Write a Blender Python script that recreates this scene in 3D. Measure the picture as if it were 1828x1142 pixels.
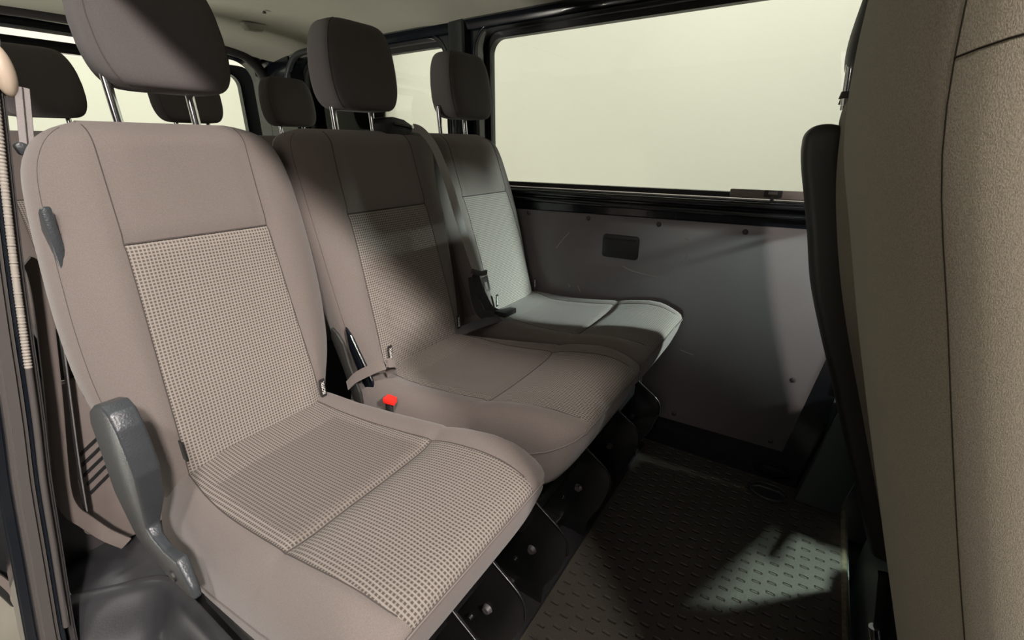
import bpy, bmesh, math, random
from mathutils import Vector, Matrix
random.seed(4)
PI = math.pi
S = bpy.context.scene
C = S.collection
for o in list(bpy.data.objects):
    bpy.data.objects.remove(o)

# ------------------------------------------------------------------ camera
CAM_Z = 0.93
cam_d = bpy.data.cameras.new('camera'); cam = bpy.data.objects.new('camera', cam_d); C.objects.link(cam)
S.camera = cam
cam_d.sensor_width = 36.0; cam_d.sensor_fit = 'HORIZONTAL'; cam_d.lens = 36.0 * 814.0 / 1828.0
cam_d.clip_start = 0.01; cam_d.clip_end = 60
PITCH = math.radians(20.787); YAW = math.radians(33.487)
cam.location = (0, 0, CAM_Z)
fwd = Vector((math.cos(YAW) * math.cos(PITCH), math.sin(YAW) * math.cos(PITCH), -math.sin(PITCH)))
rgt = Vector((math.sin(YAW), -math.cos(YAW), 0)); up = rgt.cross(fwd)
cam.rotation_euler = Matrix((rgt, up, -fwd)).transposed().to_euler()

# ------------------------------------------------------------------ world, view
w = bpy.data.worlds.new('world'); S.world = w; w.use_nodes = True
bg = w.node_tree.nodes['Background']; bg.inputs[0].default_value = (0.9, 0.88, 0.8, 1); bg.inputs[1].default_value = 0.02
S.view_settings.view_transform = 'Standard'; S.view_settings.look = 'None'
S.view_settings.gamma = 1; S.view_settings.exposure = 0.0; S.view_settings.use_curve_mapping = False

# ------------------------------------------------------------------ lights (lamps of the garage the van stands in, plus added fills and wall washes)
def area(name, loc, target, size, power, col, size_y=None, spread=None):
    d = bpy.data.lights.new(name, 'AREA'); d.energy = power; d.color = col; d.size = size
    if size_y: d.shape = 'RECTANGLE'; d.size_y = size_y
    if spread: d.spread = math.radians(spread)
    o = bpy.data.objects.new(name, d); C.objects.link(o); o.location = loc
    o.rotation_euler = (Vector(target) - Vector(loc)).to_track_quat('-Z', 'Y').to_euler()
    return o
area('garage_lamp_key', (-0.98, -2.6, 2.87), (0.4, 0.6, 0.72), 0.22, 23.5, (1.0, 0.92, 0.86), spread=58)
area('garage_lamp_overhead', (-0.98, -0.95, 2.87), (0.55, 0.5, 0.5), 0.22, 7.5, (1.0, 0.92, 0.86), spread=58)
area('added_fill_soft', (-2.2, -0.4, 2.0), (0.3, 0.8, 0.5), 1.3, 15, (1.0, 0.91, 0.85))  # added fill without a fixture, brightens the near seat from the door side
area('added_fill_ceiling', (-1.4, 2.0, 0.0), (0.75, 1.5, 1.33), 0.5, 8, (1.0, 0.97, 0.86), spread=75)  # added up-light without a fixture, lifts the headliner
area('garage_lamp_right', (1.60, -3.2, 2.17), (1.33, 0.5, 0.5), 0.18, 6.5, (0.80, 1.0, 0.95), spread=22)
area('garage_lamp_door', (2.5, -0.50, 3.3), (0.95, -0.22, 0.0), 0.16, 3.0, (0.78, 1.0, 0.86), spread=26)
area('garage_wall_wash_side', (1.9, 0.3, 3.9), (3.5, 0.5, 0.7), 1.0, 250, (1.0, 0.985, 0.93), size_y=5)  # added wash that brightens the garage wall behind the side windows
area('garage_wall_wash_rear', (0.8, 3.3, 3.6), (0.8, 5.2, 0.8), 5, 165, (1.0, 0.985, 0.93), size_y=0.6)  # added wash for the garage wall behind the tailgate

# ------------------------------------------------------------------ materials
def mat(name, col, rough=0.5, metal=0.0, spec=0.5, noise=0.0, nscale=300, bump=0.0, bscale=600, coat=0.0, sheen=0.0):
    m = bpy.data.materials.new(name); m.use_nodes = True; nt = m.node_tree
    b = nt.nodes['Principled BSDF']; b.inputs['Base Color'].default_value = (*col, 1)
    b.inputs['Roughness'].default_value = rough; b.inputs['Metallic'].default_value = metal
    b.inputs['Specular IOR Level'].default_value = spec; b.inputs['Coat Weight'].default_value = coat
    b.inputs['Sheen Weight'].default_value = sheen
    tc = nt.nodes.new('ShaderNodeTexCoord')
    if noise:
        n = nt.nodes.new('ShaderNodeTexNoise'); n.inputs['Scale'].default_value = nscale; n.inputs['Detail'].default_value = 3
        nt.links.new(tc.outputs['Object'], n.inputs['Vector'])
        mx = nt.nodes.new('ShaderNodeMix'); mx.data_type = 'RGBA'
        mx.inputs[6].default_value = (*[c * (1 - noise) for c in col], 1); mx.inputs[7].default_value = (*[min(1, c * (1 + noise)) for c in col], 1)
        nt.links.new(n.outputs[0], mx.inputs[0]); nt.links.new(mx.outputs[2], b.inputs['Base Color'])
    if bump:
        n = nt.nodes.new('ShaderNodeTexNoise'); n.inputs['Scale'].default_value = bscale; n.inputs['Detail'].default_value = 2
        nt.links.new(tc.outputs['Object'], n.inputs['Vector'])
        bp = nt.nodes.new('ShaderNodeBump'); bp.inputs['Strength'].default_value = bump; bp.inputs['Distance'].default_value = 0.002
        nt.links.new(n.outputs[0], bp.inputs['Height']); nt.links.new(bp.outputs[0], b.inputs['Normal'])
    return m

def N(nt, t, **k):
    n = nt.nodes.new(t)
    for a, v in k.items(): setattr(n, a, v)
    return n
def mth(nt, op, a, b=None, clamp=False):
    n = nt.nodes.new('ShaderNodeMath'); n.operation = op; n.use_clamp = clamp
    for i, v in enumerate((a, b)):
        if v is None: continue
        if isinstance(v, (int, float)): n.inputs[i].default_value = v
        else: nt.links.new(v, n.inputs[i])
    return n.outputs[0]
def band(nt, fr, c, hw, soft=0.05):
    # 1 inside |fr-c|<hw
    d = mth(nt, 'ABSOLUTE', mth(nt, 'SUBTRACT', fr, c))
    return mth(nt, 'MULTIPLY', mth(nt, 'SUBTRACT', hw + soft, d), 1.0 / (2 * soft), clamp=True)

def weave(name, pitch, dark, mid, light, bumpd=0.0006, line_u=0.9, line_v=0.9, hu=.30, hv=.28):
    m = bpy.data.materials.new(name); m.use_nodes = True; nt = m.node_tree
    b = nt.nodes['Principled BSDF']; b.inputs['Roughness'].default_value = 0.95; b.inputs['Specular IOR Level'].default_value = 0.15
    b.inputs['Sheen Weight'].default_value = 0.1
    uv = N(nt, 'ShaderNodeUVMap'); sp = N(nt, 'ShaderNodeSeparateXYZ'); nt.links.new(uv.outputs[0], sp.inputs[0])
    u = mth(nt, 'FRACT', mth(nt, 'DIVIDE', sp.outputs[0], pitch)); v = mth(nt, 'FRACT', mth(nt, 'DIVIDE', sp.outputs[1], pitch))
    sq = mth(nt, 'MULTIPLY', band(nt, u, .5, hu, .09), band(nt, v, .5, hv, .10))           # dark square of each cell
    l1 = mth(nt, 'MAXIMUM', band(nt, u, .10, .035, .04), band(nt, u, .90, .035, .04)) # paired light warp threads
    l2 = mth(nt, 'MAXIMUM', band(nt, v, .10, .035, .04), band(nt, v, .90, .035, .04))
    ln = mth(nt, 'MAXIMUM', mth(nt, 'MULTIPLY', l1, line_u), mth(nt, 'MULTIPLY', l2, line_v))
    nz = N(nt, 'ShaderNodeTexNoise'); nz.inputs['Scale'].default_value = 900; nt.links.new(uv.outputs[0], nz.inputs['Vector'])
    m1 = N(nt, 'ShaderNodeMix', data_type='RGBA'); m1.inputs[6].default_value = (*mid, 1); m1.inputs[7].default_value = (*light, 1); nt.links.new(ln, m1.inputs[0])
    m2 = N(nt, 'ShaderNodeMix', data_type='RGBA'); m2.inputs[7].default_value = (*dark, 1); nt.links.new(m1.outputs[2], m2.inputs[6]); nt.links.new(sq, m2.inputs[0])
    m3 = N(nt, 'ShaderNodeMix', data_type='RGBA', blend_type='MULTIPLY'); m3.inputs[0].default_value = 0.5
    nt.links.new(m2.outputs[2], m3.inputs[6]); nt.links.new(nz.outputs[0], m3.inputs[7])
    sc = N(nt, 'ShaderNodeMix', data_type='RGBA', blend_type='MULTIPLY'); sc.inputs[0].default_value = 1; sc.inputs[7].default_value = (1.33, 1.33, 1.33, 1)
    sc.clamp_result = False
    nt.links.new(m3.outputs[2], sc.inputs[6]); nt.links.new(sc.outputs[2], b.inputs['Base Color'])
    bp = N(nt, 'ShaderNodeBump'); bp.inputs['Strength'].default_value = 0.6; bp.inputs['Distance'].default_value = bumpd
    hgt = mth(nt, 'SUBTRACT', ln, sq); nt.links.new(hgt, bp.inputs['Height']); nt.links.new(bp.outputs[0], b.inputs['Normal'])
    return m

M = {}
M['fabric'] = mat('taupe_fabric', (0.155, 0.131, 0.120), 0.95, spec=0.1, noise=0.22, nscale=700, bump=0.35, bscale=900, sheen=0.15)
M['head_fabric_shaded'] = mat('taupe_fabric_shaded', (0.092, 0.082, 0.081), 0.95, spec=0.1, noise=0.2, nscale=700, bump=0.3, bscale=900, sheen=0.12)  # seat cloth darkened: shade on the headrests is put into the colour
M['seam'] = mat('seam_thread', (0.055, 0.046, 0.042), 0.9)
M['seam_dark'] = mat('dark_thread', (0.02, 0.017, 0.014), 1.0, spec=0.0)
M['piping'] = mat('piping_thread', (0.13, 0.11, 0.102), 0.8)
M['weave'] = weave('checked_weave', 0.0051, (0.082, 0.069, 0.061), (0.225, 0.198, 0.176), (0.34, 0.305, 0.272), bumpd=0.0004, line_v=0.5)
M['weave_seat'] = weave('checked_seat_weave', 0.0051, (0.070, 0.058, 0.050), (0.19, 0.166, 0.147), (0.33, 0.298, 0.265), bumpd=0.0005, line_v=0.25, hu=.27, hv=.31)
M['weave_fine'] = weave('fine_checked_weave', 0.0051, (0.066, 0.055, 0.048), (0.155, 0.134, 0.119), (0.245, 0.218, 0.194), bumpd=0.0005, line_v=0.2, hu=.27, hv=.31)
M['weave_flat'] = weave('flat_fine_weave', 0.004, (0.12, 0.103, 0.092), (0.155, 0.132, 0.118), (0.20, 0.172, 0.155), bumpd=0.0003)
M['grey_plastic'] = mat('grained_grey_plastic', (0.036, 0.040, 0.045), 0.36, spec=0.5, bump=0.25, bscale=420)
M['tray'] = mat('dark_glossy_tray_plastic', (0.034, 0.034, 0.037), 0.30, spec=0.5, noise=0.3, nscale=30, bump=0.08, bscale=300)
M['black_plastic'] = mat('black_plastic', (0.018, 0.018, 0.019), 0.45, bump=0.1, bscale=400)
M['shell_plastic'] = mat('black_shell_plastic', (0.022, 0.022, 0.02), 0.55, bump=0.1, bscale=500)
M['gloss_black'] = mat('painted_black_steel', (0.006, 0.008, 0.012), 0.18, spec=0.6, coat=0.4)
M['steel_black'] = mat('black_coated_steel', (0.005, 0.005, 0.005), 0.33, spec=0.6)
M['chrome'] = mat('chrome', (0.85, 0.86, 0.88), 0.12, metal=1)
M['steel'] = mat('bare_steel', (0.6, 0.58, 0.52), 0.25, metal=1)
M['liner'] = mat('cream_headliner', (0.46, 0.445, 0.375), 0.55, spec=0.3, noise=0.06, nscale=8)
M['panel'] = mat('grey_painted_board', (0.135, 0.122, 0.122), 0.36, spec=0.5, noise=0.12, nscale=9)
M['panel_dark'] = mat('grey_green_plastic', (0.10, 0.12, 0.12), 0.5)
M['taupe_trim'] = mat('taupe_trim_plastic', (0.20, 0.165, 0.15), 0.5, noise=0.1, nscale=20)
M['dark_trim'] = mat('dark_trim_plastic', (0.05, 0.045, 0.045), 0.5)
M['seal'] = mat('ribbed_pale_rubber', (0.30, 0.27, 0.235), 0.7)
M['pillar'] = mat('grey_painted_pillar', (0.085, 0.076, 0.072), 0.35, coat=0.2)
M['webbing'] = mat('taupe_webbing', (0.24, 0.215, 0.21), 0.7, noise=0.2, nscale=500)
M['lap'] = mat('grey_webbing', (0.075, 0.07, 0.075), 0.7)
M['dark_webbing'] = mat('dark_webbing', (0.03, 0.03, 0.032), 0.8)
M['red'] = mat('red_plastic', (0.85, 0.03, 0.02), 0.35)
M['white'] = mat('white_print', (0.75, 0.72, 0.68), 0.8)
M['tag'] = mat('black_label_cloth', (0.012, 0.011, 0.011), 0.8)
M['beige'] = mat('beige_plastic', (0.50, 0.40, 0.31), 0.45)
M['garage_wall'] = mat('cream_garage_wall', (0.71, 0.685, 0.605), 0.9, spec=0.1, noise=0.03, nscale=1.2)
M['concrete'] = mat('concrete', (0.40, 0.37, 0.31), 0.9, noise=0.15, nscale=6)
M['scratch'] = mat('pale_scratch', (0.42, 0.39, 0.37), 0.7)
M['rust'] = mat('dirty_worn_edge', (0.16, 0.14, 0.09), 0.9, noise=0.6, nscale=90)
M['front_fabric'] = mat('brown_grey_cloth', (0.115, 0.096, 0.074), 0.95, spec=0.1, noise=0.3, nscale=900, bump=0.5, bscale=800, sheen=0.2)

# brushed diagonal nap for the nearest seat cloth
def nap_material():
    m = M['front_fabric']; nt = m.node_tree; b = nt.nodes['Principled BSDF']
    tc = N(nt, 'ShaderNodeTexCoord'); mp = N(nt, 'ShaderNodeMapping')
    mp.inputs['Rotation'].default_value = (math.radians(35), 0, 0); mp.inputs['Scale'].default_value = (1500, 2200, 1100)
    nt.links.new(tc.outputs['Object'], mp.inputs[0])
    n = N(nt, 'ShaderNodeTexNoise'); n.inputs['Scale'].default_value = 1.0; n.inputs['Detail'].default_value = 3
    nt.links.new(mp.outputs[0], n.inputs['Vector'])
    cr = N(nt, 'ShaderNodeValToRGB'); cr.color_ramp.elements[0].position = 0.3; cr.color_ramp.elements[0].color = (0.135, 0.119, 0.088, 1)
    cr.color_ramp.elements[1].position = 0.78; cr.color_ramp.elements[1].color = (0.235, 0.208, 0.157, 1)
    nt.links.new(n.outputs[0], cr.inputs[0]); nt.links.new(cr.outputs[0], b.inputs['Base Color'])
    bp = N(nt, 'ShaderNodeBump'); bp.inputs['Strength'].default_value = 0.3; bp.inputs['Distance'].default_value = 0.0006
    nt.links.new(n.outputs[0], bp.inputs['Height']); nt.links.new(bp.outputs[0], b.inputs['Normal'])
nap_material()

def floor_material():
    m = bpy.data.materials.new('dimpled_rubber_mat'); m.use_nodes = True; nt = m.node_tree
    b = nt.nodes['Principled BSDF']; b.inputs['Roughness'].default_value = 0.5; b.inputs['Specular IOR Level'].default_value = 0.45
    tc = N(nt, 'ShaderNodeTexCoord'); sp = N(nt, 'ShaderNodeSeparateXYZ'); nt.links.new(tc.outputs['Object'], sp.inputs[0])
    P = 0.030
    row = mth(nt, 'DIVIDE', sp.outputs[1], P); par = mth(nt, 'MULTIPLY', mth(nt, 'MODULO', mth(nt, 'FLOOR', mth(nt, 'ADD', row, 100)), 2), 0.5)
    u = mth(nt, 'FRACT', mth(nt, 'ADD', mth(nt, 'DIVIDE', sp.outputs[0], P), par)); v = mth(nt, 'FRACT', row)
    ds = mth(nt, 'MULTIPLY', band(nt, u, .5, .09, .04), band(nt, v, .5, .26, .06))
    n = N(nt, 'ShaderNodeTexNoise'); n.inputs['Scale'].default_value = 450; n.inputs['Detail'].default_value = 3; nt.links.new(tc.outputs['Object'], n.inputs['Vector'])
    n2 = N(nt, 'ShaderNodeTexNoise'); n2.inputs['Scale'].default_value = 7; nt.links.new(tc.outputs['Object'], n2.inputs['Vector'])
    mx = N(nt, 'ShaderNodeMix', data_type='RGBA'); mx.inputs[6].default_value = (0.040, 0.034, 0.026, 1); mx.inputs[7].default_value = (0.075, 0.066, 0.052, 1)
    nt.links.new(mth(nt, 'MULTIPLY', mth(nt, 'ADD', n.outputs[0], n2.outputs[0]), .5), mx.inputs[0]); nt.links.new(mx.outputs[2], b.inputs['Base Color'])
    bp = N(nt, 'ShaderNodeBump'); bp.inputs['Strength'].default_value = 1.0; bp.inputs['Distance'].default_value = 0.0035
    nt.links.new(mth(nt, 'ADD', mth(nt, 'MULTIPLY', ds, -1.0), mth(nt, 'MULTIPLY', n.outputs[0], 0.25)), bp.inputs['Height']); nt.links.new(bp.outputs[0], b.inputs['Normal'])
    return m
M['mat'] = floor_material()

def glass_material():
    m = bpy.data.materials.new('window_glass'); m.use_nodes = True; nt = m.node_tree
    for n in list(nt.nodes):
        if n.type != 'OUTPUT_MATERIAL': nt.nodes.remove(n)
    out = [n for n in nt.nodes if n.type == 'OUTPUT_MATERIAL'][0]
    tr = N(nt, 'ShaderNodeBsdfTransparent'); tr.inputs[0].default_value = (0.93, 0.96, 0.93, 1)
    gl = N(nt, 'ShaderNodeBsdfGlossy'); gl.inputs['Roughness'].default_value = 0.02
    fr = N(nt, 'ShaderNodeFresnel'); fr.inputs[0].default_value = 1.35
    mx = N(nt, 'ShaderNodeMixShader'); nt.links.new(fr.outputs[0], mx.inputs[0]); nt.links.new(tr.outputs[0], mx.inputs[1]); nt.links.new(gl.outputs[0], mx.inputs[2])
    nt.links.new(mx.outputs[0], out.inputs[0])
    return m
M['glass'] = glass_material()

# ------------------------------------------------------------------ helpers
def link(name, me, parent=None):
    o = bpy.data.objects.new(name, me); C.objects.link(o)
    if parent:
        o.parent = parent; pw = parent
        off = Vector((0, 0, 0))
        while pw: off += pw.location; pw = pw.parent
        o.location = -off          # meshes are written in van coordinates
    return o
def smooth(me, ang=40):
    for p in me.polygons: p.use_smooth = True
    try: me.set_sharp_from_angle(angle=math.radians(ang))
    except Exception: pass
def mesh(name, verts, faces, m, parent=None, sm=None, mats=None, fm=None):
    me = bpy.data.meshes.new(name); me.from_pydata([tuple(v) for v in verts], [], faces)
    bm = bmesh.new(); bm.from_mesh(me); bmesh.ops.recalc_face_normals(bm, faces=bm.faces); bm.to_mesh(me); bm.free()
    for x in (mats or [m]): me.materials.append(x)
    if sm is not None: smooth(me, sm)
    return link(name, me, parent)
def bm_obj(name, bm, m, parent=None, sm=35):
    me = bpy.data.meshes.new(name); bm.to_mesh(me); bm.free(); me.materials.append(m)
    if sm: smooth(me, sm)
    return link(name, me, parent)
def empty(name, loc):
    o = bpy.data.objects.new(name, None); C.objects.link(o); o.location = loc; o.empty_display_size = 0.05
    return o
def tag(o, label=None, cat=None, group=None, kind=None):
    if label: o['label'] = label
    if cat: o['category'] = cat
    if group: o['group'] = group
    if kind: o['kind'] = kind
    return o
def bevel(bm, w, seg=2):
    bmesh.ops.bevel(bm, geom=bm.edges[:], offset=w, segments=seg, profile=0.5, affect='EDGES', clamp_overlap=True)
def box(name, lo, hi, m, parent=None, bev=0.0, seg=2):
    bm = bmesh.new(); bmesh.ops.create_cube(bm, size=1)
    for v in bm.verts: v.co = Vector([(lo[i] + hi[i]) / 2 + v.co[i] * (hi[i] - lo[i]) for i in range(3)])
    if bev: bevel(bm, bev, seg)
    return bm_obj(name, bm, m, parent)
def prism(name, pts, m, parent=None, bev=0.0, thick=(0, 0, 0.01), seg=2):
    """pts: 3D planar outline, pushed along thick"""
    bm = bmesh.new(); t = Vector(thick)
    a = [bm.verts.new(Vector(p)) for p in pts]; b = [bm.verts.new(Vector(p) + t) for p in pts]
    bm.faces.new(a); bm.faces.new(b[::-1]); n = len(pts)
    for i in range(n): bm.faces.new((a[i], b[i], b[(i + 1) % n], a[(i + 1) % n]))
    bmesh.ops.recalc_face_normals(bm, faces=bm.faces)
    if bev: bevel(bm, bev, seg)
    return bm_obj(name, bm, m, parent)
def spline(pts, n=8):
    pts = [Vector(p) for p in pts]
    if len(pts) < 3: return pts
    out = []
    for i in range(len(pts) - 1):
        p0 = pts[max(i - 1, 0)]; p1 = pts[i]; p2 = pts[i + 1]; p3 = pts[min(i + 2, len(pts) - 1)]
        for k in range(n):
            t = k / n
            out.append(0.5 * ((2 * p1) + (p2 - p0) * t + (2 * p0 - 5 * p1 + 4 * p2 - p3) * t * t + (3 * p1 - p0 - 3 * p2 + p3) * t ** 3))
    out.append(pts[-1]); return out
def tube(name, pts, r, m, parent=None, n=10, sp=0, flat=None, updir=None, closed=False):
    """round (or flattened: flat=(half width, half thickness)) sweep along pts"""
    if sp: pts = spline(pts, sp)
    pts = [Vector(p) for p in pts]; verts = []; faces = []
    prev = None
    for i, p in enumerate(pts):
        d = (pts[min(i + 1, len(pts) - 1)] - pts[max(i - 1, 0)]).normalized()
        if updir is not None: a = Vector(updir)
        elif prev is None: a = Vector((0, 0, 1)) if abs(d.z) < .9 else Vector((1, 0, 0))
        else: a = prev
        s = d.cross(a); 
        if s.length < 1e-6: s = d.cross(Vector((1, 0, 0)))
        s.normalize(); q = s.cross(d).normalized(); prev = q
        rr = r[i] if isinstance(r, (list, tuple)) else r
        for k in range(n):
            th = 2 * PI * k / n
            if flat:
                cx_, sx_ = math.cos(th), math.sin(th)
                e = 0.35
                verts.append(p + s * flat[0] * math.copysign(abs(cx_) ** e, cx_) + q * flat[1] * math.copysign(abs(sx_) ** e, sx_))
            else:
                verts.append(p + s * rr * math.cos(th) + q * rr * math.sin(th))
    L = len(pts)
    for i in range(L - 1):
        for k in range(n):
            faces.append((i * n + k, i * n + (k + 1) % n, (i + 1) * n + (k + 1) % n, (i + 1) * n + k))
    faces.append(tuple(range(n))[::-1]); faces.append(tuple((L - 1) * n + k for k in range(n)))
    return mesh(name, verts, faces, m, parent, sm=50)
def lerp_tab(tab, x):
    """tab: sorted list of (x, a, b, ...)"""
    if x <= tab[0][0]: return list(tab[0][1:])
    if x >= tab[-1][0]: return list(tab[-1][1:])
    for i in range(len(tab) - 1):
        if tab[i][0] <= x <= tab[i + 1][0]:
            t = (x - tab[i][0]) / (tab[i + 1][0] - tab[i][0]); 
            # Catmull-like smoothing
            out = []
            for k in range(1, len(tab[0])):
                p0 = tab[max(i - 1, 0)]; p1 = tab[i]; p2 = tab[i + 1]; p3 = tab[min(i + 2, len(tab) - 1)]
                m1 = (p2[k] - p0[k]) / max(1e-9, p2[0] - p0[0]) * (p2[0] - p1[0]); m2 = (p3[k] - p1[k]) / max(1e-9, p3[0] - p1[0]) * (p2[0] - p1[0])
                h = (2 * t ** 3 - 3 * t * t + 1) * p1[k] + (t ** 3 - 2 * t * t + t) * m1 + (-2 * t ** 3 + 3 * t * t) * p2[k] + (t ** 3 - t * t) * m2
                out.append(h)
            return out
def text_obj(name, body, size, loc, rot_mat, m, parent, ext=0.0003):
    cu = bpy.data.curves.new(name, 'FONT'); cu.body = body; cu.size = size; cu.extrude = ext; cu.align_x = 'CENTER'; cu.align_y = 'CENTER'; cu.resolution_u = 3
    t = bpy.data.objects.new(name, cu); C.objects.link(t)
    dg = bpy.context.evaluated_depsgraph_get(); dg.update()
    me = bpy.data.meshes.new_from_object(t.evaluated_get(dg)); bpy.data.objects.remove(t)
    me.transform(rot_mat); me.transform(Matrix.Translation(loc)); me.materials.clear(); me.materials.append(m)
    return link(name, me, parent)

# ------------------------------------------------------------------ garage around the van
def quadmesh(name, pts, m): return mesh(name, pts, [(0, 1, 2, 3)], m)
def slab(name, lo, hi, m, kind='structure', label=None): 
    o = box(name, lo, hi, m); tag(o, label, None, None, kind); return o
slab('wall_garage_right', (3.6, -5, -0.62), (3.75, 6, 4.2), M['garage_wall'])
slab('wall_garage_rear', (-5, 5.6, -0.62), (3.6, 5.75, 4.2), M['garage_wall'])
slab('floor_garage', (-5, -5, -0.72), (3.75, 5.75, -0.62), M['concrete'])

# ------------------------------------------------------------------ van shell
XW = 1.345                                   # inner face of the far side
slab_floor = slab('floor', (0.02, -0.21, -0.02), (1.40, 2.45, 0.0), M['mat'])
edge = tube('trim_1', [(0.25, -0.214, -0.004), (0.8, -0.213, -0.003), (1.33, -0.214, -0.004)], 0.0075, M['rust'], n=8); tag(edge, kind='structure')
# lower cab floor in front of the edge
slab('floor_cab', (0.02, -1.4, -0.20), (1.40, -0.225, -0.15), M['black_plastic'])
slab('door_2', (1.40, -1.3, -.20), (1.44, -.135, .62), M['panel_dark'])
slab('trim_2', (0.02, -0.2255, -0.15), (1.35, -0.2225, -0.012), M['panel_dark'])

def round_rect(y0, y1, z0, z1, r, n=8, rr=None):
    """counter-clockwise rounded rectangle in (y, z)"""
    rr = rr or (r, r, r, r); cs = [(y1 - rr[0], z1 - rr[0], 0, rr[0]), (y0 + rr[1], z1 - rr[1], 90, rr[1]), (y0 + rr[2], z0 + rr[2], 180, rr[2]), (y1 - rr[3], z0 + rr[3], 270, rr[3])]
    out = []
    for cy, cz, a0, q in cs:
        for k in range(n + 1):
            a = math.radians(a0 + 90 * k / n); out.append((cy + q * math.cos(a), cz + q * math.sin(a)))
    return out
def ring(name, outer, inner, fn, d0, d1, m, parent=None, bev=0.0):
    """frame between two matching loops; fn(a, b, d) -> 3D"""
    n = len(outer); bm = bmesh.new(); V = []
    for loop, d in ((outer, d0), (inner, d0), (inner, d1), (outer, d1)):
        V.append([bm.verts.new(fn(a, b, d)) for a, b in loop])
    for j in range(4):
        A = V[j]; B = V[(j + 1) % 4]
        for i in range(n): bm.faces.new((A[i], A[(i + 1) % n], B[(i + 1) % n], B[i]))
    bmesh.ops.recalc_face_normals(bm, faces=bm.faces)
    if bev: 
        es = [e for e in bm.edges if e.calc_face_angle(0) > 1.0]
        bmesh.ops.bevel(bm, geom=es, offset=bev, segments=2, affect='EDGES', clamp_overlap=True)
    return bm_obj(name, bm, m, parent, sm=30)
def rect_loop(y0, y1, z0, z1, n=8):
    cs = [(y1, z1), (y0, z1), (y0, z0), (y1, z0)]
    out = []
    for c in cs: out += [c] * (n + 1)
    # degenerate corners are spread a little so that the quads stay valid
    res = []
    for i, (a, b) in enumerate(out):
        k = i % (n + 1); q = i // (n + 1); e = 1e-4 * (k - n / 2)
        res.append((a + (e if q in (1,) else -e if q == 3 else 0) * 0 + [0, -1, 0, 1][q] * 0, b))
    return res
fx = lambda a, b, d: Vector((d, a, b))

# far side: window openings  (front big window, rear quarter window)
def side_wall(name, x0, x1, m):
    """far side wall with its two window holes, as one mesh of panels"""
    bm = bmesh.new()
    def cell(y0, y1, z0, z1, hole=None):
        outer = []
        n = 8
        if hole is None:
            for a, b in ((y0, z0), (y1, z0), (y1, z1), (y0, z1)): outer.append((a, b))
            vs = [bm.verts.new((x0, a, b)) for a, b in outer]; bm.faces.new(vs)
            vs = [bm.verts.new((x1, a, b)) for a, b in outer]; bm.faces.new(vs)
            return
        hy0, hy1, hz0, hz1, r = hole
        inner = round_rect(hy0, hy1, hz0, hz1, r, n)
        outer = []
        for q, (cy, cz) in enumerate([(y1, z1), (y0, z1), (y0, z0), (y1, z0)]):
            for k in range(n + 1):
                iy, iz = inner[q * (n + 1) + k]; t = k / n
                if q == 0: p = (y1, iz + (z1 - iz) * min(1, 2 * t)) if t < .5 else (y1 + (iy - y1) * (2 * t - 1), z1)
                elif q == 1: p = (iy + (y0 - iy) * min(1, 2 * t), z1) if t < .5 else (y0, z1 + (iz - z1) * (2 * t - 1))
                elif q == 2: p = (y0, iz + (z0 - iz) * min(1, 2 * t)) if t < .5 else (y0 + (iy - y0) * (2 * t - 1), z0)
                else: p = (iy + (y1 - iy) * min(1, 2 * t), z0) if t < .5 else (y1, z0 + (iz - z0) * (2 * t - 1))
                outer.append(p)
        L = len(inner)
        for x in (x0, x1):
            I = [bm.verts.new((x, a, b)) for a, b in inner]; O = [bm.verts.new((x, a, b)) for a, b in outer]
            for i in range(L):
                f = [O[i], O[(i + 1) % L], I[(i + 1) % L], I[i]]
                bm.faces.new(f)
            if x == x0: I0 = I
        for i in range(L): bm.faces.new((I0[i], I0[(i + 1) % L], I[(i + 1) % L], I[i]))
    cell(-0.13, 1.09, 0.745, 1.36, (-0.055, 1.022, 0.800, 1.278, 0.055))
    cell(1.09, 2.2, 0.745, 1.36, (1.165, 2.04, 0.800, 1.278, 0.075))
    cell(-0.13, 2.2, -0.25, 0.745)
    bmesh.ops.remove_doubles(bm, verts=bm.verts, dist=1e-5)
    bmesh.ops.recalc_face_normals(bm, faces=bm.faces)
    return bm_obj(name, bm, m, None, sm=30)
wr = side_wall('wall_right', XW, XW + 0.07, M['gloss_black']); tag(wr, kind='structure')
# window rubber + panes
for i, (y0, y1, z0, z1, r) in enumerate([(-0.055, 1.022, 0.804, 1.274, 0.055), (1.165, 2.04, 0.804, 1.274, 0.075)]):
    fr = ring('window_%d' % (i + 1), round_rect(y0 - .002, y1 + .002, z0 - .002, z1 + .002, r), round_rect(y0 + .014, y1 - .014, z0 + .012, z1 - .016, r * .8), fx, XW + 0.045, XW + 0.075, M['black_plastic'], bev=0.002)
    tag(fr, kind='structure')
    p = box('pane', (XW + 0.055, y0 + .005, z0 + .005), (XW + 0.059, y1 - .005, z1 - .005), M['glass'], fr)
    # rounded pressed flange that stands into the room around the opening
    lp = round_rect(y0 - .018, y1 + .018, z0 - .020, z1 + .020, r + .03, 10)
    tube('flange', [(XW + 0.002, a, b) for a, b in lp] + [(XW + 0.002, *lp[0])], 0.0052, M['gloss_black'], fr, n=8)
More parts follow.
